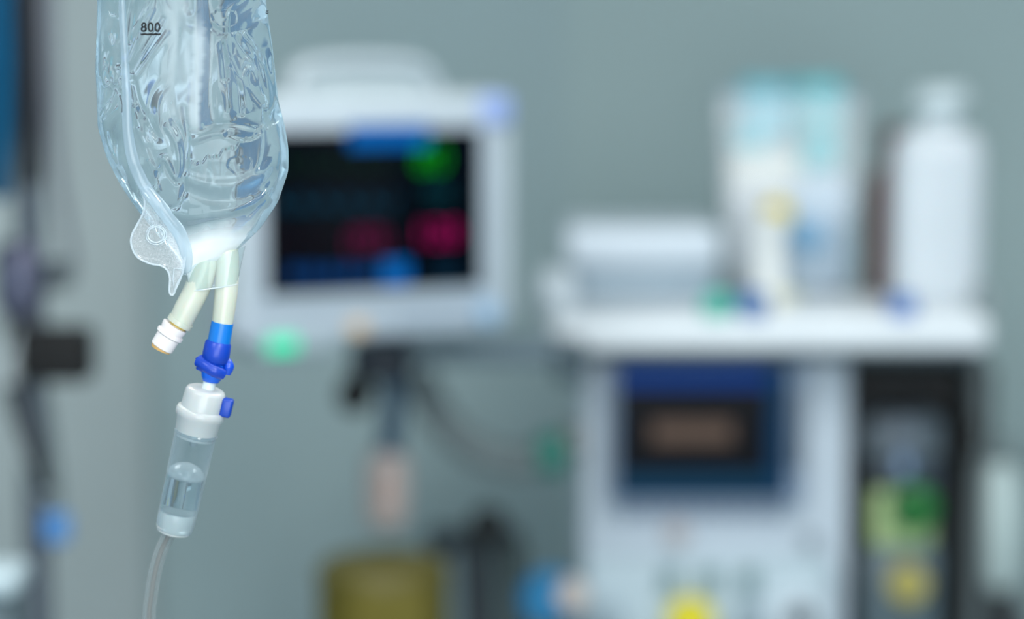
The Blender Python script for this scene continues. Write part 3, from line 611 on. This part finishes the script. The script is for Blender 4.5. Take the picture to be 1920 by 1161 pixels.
def streak(x, y, ox, sx, sy, warp):
    wx = warp*(noise2(x/60+ox, y/75+ox)-.5)*2; wy = 40*(noise2(x/50+ox+9, y/70+3)-.5)
    n1 = noise2((x+wx)/sx+ox, (y+wy)/sy+ox*2); n2 = noise2((x+wx)/sx*2.1+ox+5, (y+wy)/sy*1.9+7)
    return (1-np.abs(2*n1-1)**.8)*.65+n2*.35
def zone(x, y):
    a = sstep(345, 300, x)                      # left half is busy
    b = sstep(410, 440, x)*sstep(245, 200, y)   # upper right busy
    c = .06+.25*sstep(230, 260, y)*sstep(345, 300, x)
    return np.clip(np.maximum(np.maximum(a, b), c), 0, 1)*sstep(495, 430, y)
def bag_surface(x, y, s, side):
    e = np.sqrt(np.maximum(0, 1-np.abs(s)**2.3)); T = TH(y)
    fade = sstep(0.0, .35, e)*sstep(-500, -430, y)
    if side > 0: rel = front_relief(x, y)+(streak(x, y, 3.3, 30, 120, 40)-.5)*11*zone(x, y)
    else: rel = (streak(x, y, 11.7, 80, 190, 70)-.5)*15*np.clip(zone(x, y)+.25, 0, 1)
    return side*T*e+side*rel*fade
# back of the bag hangs a little behind the front seam
NC = 330
u = np.linspace(-1, 1, NC); ss = np.sin(u*math.pi/2*0.999)*.35+u*.65
yy = np.concatenate([np.linspace(-520, -40, 80), np.linspace(-38, 512, 420)])
SG, YG = np.meshgrid(ss, yy); XL = sm_interp(yL_, YG); XR = sm_interp(yR_, YG)
XG = XL+(SG+1)/2*(XR-XL)
# ragged little waves on the silhouette
def to_world(X, Yp, OFF):
    uu = (X-960)/FPX; vv = (580.5-Yp)/FPX; dy = math.cos(PITCH)+vv*math.sin(PITCH); dz = -math.sin(PITCH)+vv*math.cos(PITCH)
    k = BY/dy; return np.stack([uu*k, BY-OFF*PXM, CAMZ+dz*k], -1)
Fz = bag_surface(XG, YG, SG, 1); Bz = bag_surface(XG, YG, SG, -1)
edge = (np.abs(SG) > .9999)
Bz = np.minimum(Bz, Fz-1.0); mid = (Fz+Bz)/2; Bz = np.where(edge, mid, Bz); Fz = np.where(edge, mid, Fz)
vf = to_world(XG, YG, Fz).reshape(-1, 3); vb = to_world(XG, YG, Bz).reshape(-1, 3)
nr = len(yy); idx = np.arange(nr*NC).reshape(nr, NC); off = nr*NC
a_ = idx[:-1, :-1].ravel(); b_ = idx[:-1, 1:].ravel(); c_ = idx[1:, 1:].ravel(); d_ = idx[1:, :-1].ravel()
bidx = idx+off; bidx = bidx.copy(); bidx[:, 0] = idx[:, 0]; bidx[:, -1] = idx[:, -1]
a2 = bidx[:-1, :-1].ravel(); b2 = bidx[:-1, 1:].ravel(); c2 = bidx[1:, 1:].ravel(); d2 = bidx[1:, :-1].ravel()
faces = np.concatenate([np.stack([a_, d_, c_, b_], 1), np.stack([a2, b2, c2, d2], 1)]).tolist()
# close top and bottom rows
for i in range(NC-1):
    t1 = [int(idx[0, i]), int(idx[0, i+1]), int(bidx[0, i+1]), int(bidx[0, i])]; t2 = [int(idx[-1, i]), int(bidx[-1, i]), int(bidx[-1, i+1]), int(idx[-1, i+1])]
    for q in (t1, t2):
        q2 = list(dict.fromkeys(q))
        if len(q2) > 2: faces.append(q2)
me = bpy.data.meshes.new('pouch'); me.from_pydata(np.concatenate([vf, vb]).tolist(), [], faces); me.update()
hzf = .26*np.exp(-((XG-352-10*np.sin(YG/60))/44)**2)*sstep(255, 200, YG)+.30*np.exp(-((XG-420)/60)**2)*sstep(385, 450, YG)  # clouded centre, plus a white glow painted in at the base
hzf = hzf*(.55+.9*noise2(XG/14, YG/60))+.42*np.exp(-np.abs((XG-(377+5*np.sin(YG/45)+5*noise2(YG/6, XG*0+3)))/11)**4)*sstep(262, 225, YG)*sstep(20, 70, YG)  # adds a painted pale reflection stripe down the centre
at = me.attributes.new('haze', 'FLOAT', 'POINT'); at.data.foreach_set('value', np.concatenate([hzf.ravel(), np.zeros(XG.size)]).astype(np.float32))
bag = bpy.data.objects.new('infusion_bag', None); COL.objects.link(bag); BO = P(360, 500, BY); bag.location = BO
tag(bag, 'clear wrinkled infusion bag of fluid hanging in sharp focus, marked 800', 'infusion bag')
def bchild(o): o.parent = bag; o.matrix_parent_inverse = Matrix.Translation(-BO); return o
bchild(link('pouch', me, liquid('saline_film', (238, 248, 252), 1.34, .12, (232, 241, 245))))
bme = bmesh.new(); bme.from_mesh(me)
loose = [v for v in bme.verts if not v.link_faces]; bmesh.ops.delete(bme, geom=loose, context='VERTS')
bmesh.ops.recalc_face_normals(bme, faces=bme.faces)
bme.to_mesh(me); bme.free(); me.polygons.foreach_set('use_smooth', [True]*len(me.polygons))
def fsurf(x, y, extra=1.5):
    X = np.array([float(x)]); Yv = np.array([float(y)]); l = sm_interp(yL_, Yv); r = sm_interp(yR_, Yv)
    s = np.clip(2*(X-l)/(r-l)-1, -1, 1); return float(bag_surface(X, Yv, s, 1)[0])+extra
def fbase(x, y, extra=1.5):
    X = np.array([float(x)]); Yv = np.array([float(y)]); l = sm_interp(yL_, Yv); r = sm_interp(yR_, Yv)
    s = np.clip(2*(X-l)/(r-l)-1, -1, 1); e = np.sqrt(np.maximum(0, 1-np.abs(s)**2.3)); return float((TH(Yv)*e)[0])+extra
# printed graduation
ink = M('black_ink', (12, 16, 20), .6, var=0)
def on_bag(name, me2, cx_, cy_, sx, sy, thick, mat, step=0.004):
    for v in me2.vertices:
        x = cx_+v.co.x*sx; y = cy_-v.co.y*sy
        v.co = W3(x, y, max(fsurf(x, y, 1.6), fbase(x, y, 1.5)))
    return bchild(link(name, me2, mat, None, False))
me2 = text_mesh('800', 1.0, .022)
bmt = bmesh.new(); bmt.from_mesh(me2); bmesh.ops.triangulate(bmt, faces=bmt.faces); bmesh.ops.subdivide_edges(bmt, edges=[e for e in bmt.edges if e.calc_length() > .15], cuts=2); bmt.to_mesh(me2); bmt.free()
mx_ = max(v.co.x for v in me2.vertices)
on_bag('graduation_number', me2, 295, 52, 18.2/mx_, 18.2/mx_*1.02, 0, ink)
def strip(name, x0, x1, y0, y1, n=14, mat=ink):
    bm = bmesh.new(); rows = []
    for j in range(4):
        rows.append([bm.verts.new(W3(x0+(x1-x0)*i/n, y0+(y1-y0)*j/3+.5*math.sin(i*1.7), fsurf(x0+(x1-x0)*i/n, y0+(y1-y0)*j/3, 1.2))) for i in range(n+1)])
    for j in range(3):
        for i in range(n): bm.faces.new((rows[j][i], rows[j][i+1], rows[j+1][i+1], rows[j+1][i]))
    return bchild(bm_obj(name, bm, mat))
strip('graduation_line', 277, 314, 62.5, 65.8)
strip('graduation_tick', 500, 503.5, 20, 21.5, 3); strip('graduation_tick', 500, 503.5, 24, 25.5, 3)
# welded side seam, ridge down the left front
seam_m = thin_clear('seam_plastic', (240, 246, 249), .30, (222, 236, 244), .75, .1)
sp = [(240, -480), (238, -200), (240, -40), (242, 40), (246, 110), (250, 180), (251, 240), (257, 285), (270, 325), (283, 350)]
bm = bmesh.new(); add_tube(bm, [W3(p.x, p.y, fbase(p.x, p.y, 3)) for p in spline([Vector((a, b, 0)) for a, b in sp], 10)], [7*PXM, 7*PXM, 7*PXM, 9*PXM, 11*PXM, 12*PXM], 20, flat=.6)
bchild(bm_obj('side_seam', bm, seam_m))
# band that continues from the tab to the bottom weld
sp2 = [(280, 348), (300, 372), (322, 402), (342, 432), (352, 462), (354, 490), (350, 515)]
bm = bmesh.new(); add_tube(bm, [W3(p.x, p.y, fbase(p.x, p.y, 3)+2) for p in spline([Vector((a, b, 0)) for a, b in sp2], 10)], [11*PXM, 13*PXM, 13*PXM, 11*PXM, 8*PXM], 20, flat=.5)
bchild(bm_obj('seam_band', bm, seam_m))
# frosted hanging tab, right side whitened to paint the weld glow
tabo = [(274, 348), (279, 372), (276, 395), (264, 418), (254, 437), (252, 455), (262, 478), (285, 491), (305, 495), (317, 503), (322, 518), (321, 546), (328, 550), (336, 530), (345, 512), (350, 490), (352, 468), (347, 445), (330, 422), (312, 398), (298, 374), (286, 350)]
tp = spline([Vector((a, b, 0)) for a, b in tabo+[tabo[0]]], 6)[:-1]
def tabz(x, y): return 26+float(np.interp(y, [345, 400, 550], [fbase(280, 350, 4)-26, 22, -6]))
bm = bmesh.new(); fv = [bm.verts.new(W3(p.x, p.y, tabz(p.x, p.y))) for p in tp]; bm.faces.new(fv)
bmesh.ops.triangulate(bm, faces=bm.faces)
for _ in range(2): bmesh.ops.subdivide_edges(bm, edges=bm.edges, cuts=2, use_grid_fill=True)
mt_ = bpy.data.meshes.new('hanging_tab'); bm.to_mesh(mt_); bm.free()
tmp = []
for v in mt_.vertices:
    px = 960+FPX*v.co.x/BY; t_ = v.co-Vector((0, 0, CAMZ)); py_ = 580.5-FPX*(t_.z*math.cos(PITCH)+t_.y*math.sin(PITCH))/(t_.y*math.cos(PITCH)-t_.z*math.sin(PITCH))
    px = 960+FPX*t_.x/(t_.y*math.cos(PITCH)-t_.z*math.sin(PITCH))
    line = float(np.interp(py_, [345, 400, 430, 450, 490, 550], [330, 322, 318, 322, 340, 352]))
    tmp.append(.20+.60/(1+math.exp(-(px-line)/6)))
at = mt_.attributes.new('haze', 'FLOAT', 'POINT'); at.data.foreach_set('value', tmp)
tb = bchild(link('hanging_tab', mt_, haze_film('frosted_tab', .55, (.86, .9, .93), .05))); md = tb.modifiers.new('t', 'SOLIDIFY'); md.thickness = 3*PXM
rim_m = thin_clear('weld_rim', (236, 244, 248), .55, (236, 243, 247), .9, .1)
bm = bmesh.new(); add_tube(bm, [W3(p.x, p.y, tabz(p.x, p.y)+1) for p in tp], 1.9*PXM, 8, closed=True); bchild(bm_obj('tab_rim', bm, rim_m))
bm = bmesh.new(); add_tube(bm, [W3(299+15.5*math.cos(a), 436.5+14.5*math.sin(a), tabz(299, 437)+3) for a in np.linspace(0, 2*math.pi, 49)[:-1]], 1.5*PXM, 8, closed=True); bchild(bm_obj('tab_ring', bm, rim_m))
bm = bmesh.new(); add_tube(bm, [W3(299+19*math.cos(a), 437+18*math.sin(a), tabz(299, 437)+2) for a in np.linspace(0, 2*math.pi, 49)[:-1]], .9*PXM, 8, closed=True); bchild(bm_obj('tab_ring', bm, rim_m))
bm = bmesh.new(); add_tube(bm, [W3(a, b, tabz(a, b)+2) for a, b in ((331, 500), (347, 502), (343, 520), (331, 546), (328, 520))], 1.2*PXM, 8, closed=True); bchild(bm_obj('tab_slot', bm, rim_m))
# milky neck weld at the bag bottom, its white glow painted in as haze
neck_m = M('milky_weld', (236, 243, 246), .3, sub=.3, var=.02, coat=.3)
bm = bmesh.new(); g = []
nk = [(342, 424, 512, 376), (346, 436, 492, 402), (348, 450, 476, 424), (350, 464, 462, 446), (350, 480, 444, 466), (350, 496, 424, 482), (352, 512, 404, 493), (356, 526, 384, 506)]
glow_haze = []
for j, (xa, ya, xb, yb2) in enumerate(nk):
    row = []
    for i in range(31):
        t = i/30; x = xa+(xb-xa)*t; y = ya+(yb2-ya)*t-(10-14*math.exp(-j*.7))*math.sin(t*math.pi)
        row.append(bm.verts.new(W3(x, y, fbase(x, min(y, 505), 2)+2*math.sin(t*9+ya*.1)*.6)))
        glow_haze.append(min(1, (j/3.2)**1.1)*(0.95-.55*max(0, t-.25)*(1-j/9))*(min(1, .35+j*.2)))
    g.append(row)
for j in range(len(nk)-1):
    for i in range(30): bm.faces.new((g[j][i], g[j][i+1], g[j+1][i+1], g[j+1][i]))
bmesh.ops.recalc_face_normals(bm, faces=bm.faces)
mw = bpy.data.meshes.new('bottom_weld'); bm.to_mesh(mw); bm.free()
at = mw.attributes.new('haze', 'FLOAT', 'POINT'); at.data.foreach_set('value', glow_haze)
bchild(link('bottom_weld', mw, haze_film('milky_glow_film', 0, (.96, .98, .98))))
# ports
cream = M('cream_silicone', (184, 190, 177), .35, sub=.25, var=.03, coat=.3)
def btube(name, pts, rads, mat, off=0, n=28, parent=True):
    bm = bmesh.new(); pp = spline([W3(a, b, off) for a, b in pts], 10) if len(pts) > 2 else [W3(a, b, off) for a, b in pts]
    add_tube(bm, pp, [r*PXM for r in rads], n); o = bm_obj(name, bm, mat)
    return bchild(o) if parent else o
btube('injection_port', [(392, 470), (382, 505), (370, 540), (354, 572), (338, 604)], [25, 25, 25, 24, 24, 23], cream)
btube('port_rib', [(340, 600), (335, 608)], [25, 25], cream)
btube('injection_stopper', [(338, 604), (326, 622)], [17, 17], M('amber_rubber', (212, 184, 96), .4))
capm = M('cap_grey_white', (218, 214, 214), .35)
bm = bmesh.new(); add_lathe(bm, [(0, .8), (.02, .95), (.12, .95), (.3, .86), (.34, 1.02), (.45, 1.02), (.5, .88), (.97, .86), (1, .8)], W3(329, 610), W3(303, 652), 36)
for v in bm.verts: pass
ax0, ax1 = W3(329, 610), W3(303, 652); axd = (ax1-ax0).normalized()
for v in bm.verts:
    q = v.co-ax0; pr = axd*q.dot(axd); v.co = ax0+pr+(q-pr)*(26*PXM)
bchild(bm_obj('port_cap', bm, capm))
btube('cap_plug', [(304, 650), (301, 656)], [21, 19], M('amber_plug', (206, 164, 98), .4))
btube('outlet_port', [(424, 455), (427, 500), (424, 550), (417, 608)], [22, 22, 22, 20], cream, 2)
# clear film skirt around the port roots
skm = thin_clear('skirt_film', (238, 246, 248), .06, (228, 238, 240), .55, .08)
bm = bmesh.new(); g = []
for j, (xa, ya, xb, yb2, r) in enumerate([(350, 500, 460, 462, 26), (350, 520, 452, 498, 27), (352, 545, 446, 532, 27)]):
    row = []
    for i in range(40):
        a = 2*math.pi*i/40; x = (xa+xb)/2+(xb-xa)/2*math.cos(a); y = (ya+yb2)/2+(yb2-ya)/2*math.cos(a)
        row.append(bm.verts.new(W3(x, y, r*1.05*abs(math.sin(a))**.6*(1 if math.sin(a) >= 0 else -1))))
    g.append(row)
for j in range(2):
    for i in range(40): bm.faces.new((g[j][i], g[j][(i+1) % 40], g[j+1][(i+1) % 40], g[j+1][i]))
bchild(bm_obj('port_skirt', bm, skm))
bm = bmesh.new()
add_tube(bm, [W3((352+446)/2+47*math.cos(a), (545+532)/2-6.5*math.cos(a), 28*abs(math.sin(a))**.6*(1 if math.sin(a) >= 0 else -1)) for a in np.linspace(0, 2*math.pi, 61)[:-1]], 1.3*PXM, 8, closed=True)
bchild(bm_obj('skirt_hem', bm, rim_m))

# ------------------------------------------------------------------ drip set
ds = bpy.data.objects.new('drip_set', None); COL.objects.link(ds); DO = W3(400, 640, -6); ds.location = DO
tag(ds, 'blue spiked drip chamber set with clear tubing hanging from the bag port', 'drip set')
def dchild(o): o.parent = ds; o.matrix_parent_inverse = Matrix.Translation(-DO); return o
def dl(name, prof, q0, q1, mat, off=0, off1=None, n=40, squash=1.0):
    bm = bmesh.new(); a = W3(*q0, off); b = W3(*q1, off if off1 is None else off1)
    add_lathe(bm, [(t, r*PXM) for t, r in prof], a, b, n, squash); return dchild(bm_obj(name, bm, mat))
blue = M('bright_blue', (0, 112, 200), .35, sub=.1, coat=.1); dblue = M('royal_blue', (0, 58, 172), .4, coat=.1)
dl('spike_sleeve', [(0, 21), (.3, 21.5), (1, 21.5)], (417.5, 604), (408, 655), blue, 2, 0)
dl('spike_collar', [(0, 22), (.1, 25), (.6, 26), (.85, 24), (1, 18)], (410, 640), (402, 682), dblue)
bm = bmesh.new(); add_tube(bm, spline([W3(372, 676, 4), W3(388, 684, 12), W3(405, 694, 14), W3(420, 702, 6)], 8), [11*PXM, 13*PXM, 13*PXM, 10*PXM], 20); dchild(bm_obj('spike_wing', bm, dblue))
bm = bmesh.new(); add_tube(bm, spline([W3(374, 668, 0), W3(380, 680, 2), W3(376, 694, 2)], 6), [9*PXM, 12*PXM, 9*PXM], 16); dchild(bm_obj('spike_wing', bm, dblue))
bm = bmesh.new(); add_tube(bm, spline([W3(424, 676, -6), W3(428, 688, -4), W3(424, 702, -4)], 6), [8*PXM, 11*PXM, 8*PXM], 16); dchild(bm_obj('spike_wing', bm, M('wing_blue', (0, 72, 200), .35, coat=.4)))
dl('spike_tip_holder', [(0, 18), (.5, 22), (.8, 19), (1, 15)], (402, 678), (395, 716), M('mid_blue', (0, 90, 205), .35, coat=.4))
wcap = M('cap_milky', (192, 198, 198), .35, sub=.2, coat=.3)
dl('spike_neck', [(0, 12), (.6, 12), (.9, 16), (1, 18)], (395, 710), (387, 742), M('neck_white', (214, 226, 228), .35))
A0 = (387, 728); A1 = (364, 822)   # cap axis
dl('chamber_cap', [(0, 30), (.03, 36), (.08, 38.5), (.40, 40), (.42, 45), (.46, 47), (.55, 47), (.60, 43), (.95, 39), (1, 37)], A0, A1, wcap, 0, -8)
bm = bmesh.new(); c = W3(425, 764, 2); mt = Matrix.Translation(c) @ Matrix.Rotation(math.radians(14), 4, 'Y')
add_box(bm, -11*PXM, 11*PXM, -13*PXM, 13*PXM, -18*PXM, 18*PXM, 5*PXM, 3, mat=mt); dchild(bm_obj('vent_plug', bm, M('deep_blue', (0, 62, 172), .4, coat=.1)))
cham = thin_clear('chamber_plastic', (232, 240, 243), .05, (220, 230, 234), .62, .06)
B0 = (368, 806); B1 = (322, 1004)
dl('chamber_wall', [(0, 39), (.03, 40.5), (.08, 40), (.5, 38.5), (.92, 37), (.97, 34), (1, 24)], B0, B1, cham, -7, -24)
dl('chamber_rim', [(0, 38), (.5, 42), (1, 38)], (368, 808), (365.5, 819), cham, -7, -8)
dl('drop_nozzle', [(0, 12), (.6, 9), (1, 6)], (366, 812), (361, 838), M('nozzle_clear', (200, 212, 216), .2, trans=.5), -8, -10)
liqm = liquid('chamber_saline', (238, 244, 246), 1.33, .05)
dl('chamber_fluid', [(0, 20), (.02, 34), (.05, 36), (.5, 35.5), (.93, 34.5), (1, 24)], (346, 892), (323, 996), liqm, -16, -23)
dl('filter_dome', [(0, 10), (.2, 24), (.5, 33), (.8, 35), (1, 34.5)], (351, 872), (345, 898), thin_clear('dome_film', (240, 244, 246), .40, (236, 242, 244), .9, .1), -14, -16)
dl('chamber_bottom', [(0, 34.8), (.1, 36), (.7, 35), (.9, 31), (1, 20)], (331, 962), (320, 1007), M('bottom_frost', (238, 242, 240), .3, trans=.35, sub=.1, coat=.4), -21, -24)
bm = bmesh.new()
tpth = spline([W3(320, 998, -24), W3(308, 1018, -26), W3(296, 1045, -30), W3(285, 1085, -34), (W3(278, 1130, -36)), W3(274, 1180, -38), W3(278, 1400, -38), W3(300, 1900, -30)], 12)
add_tube(bm, tpth, 12.5*PXM, 20); dchild(bm_obj('tubing', bm, thin_clear('tube_plastic', (236, 240, 240), .2, (206, 212, 212), .75, .08)))
bm = bmesh.new(); add_tube(bm, tpth, 4.5*PXM, 12); dchild(bm_obj('tube_bore', bm, M('bore_grey', (150, 146, 142), .3, trans=.3)))
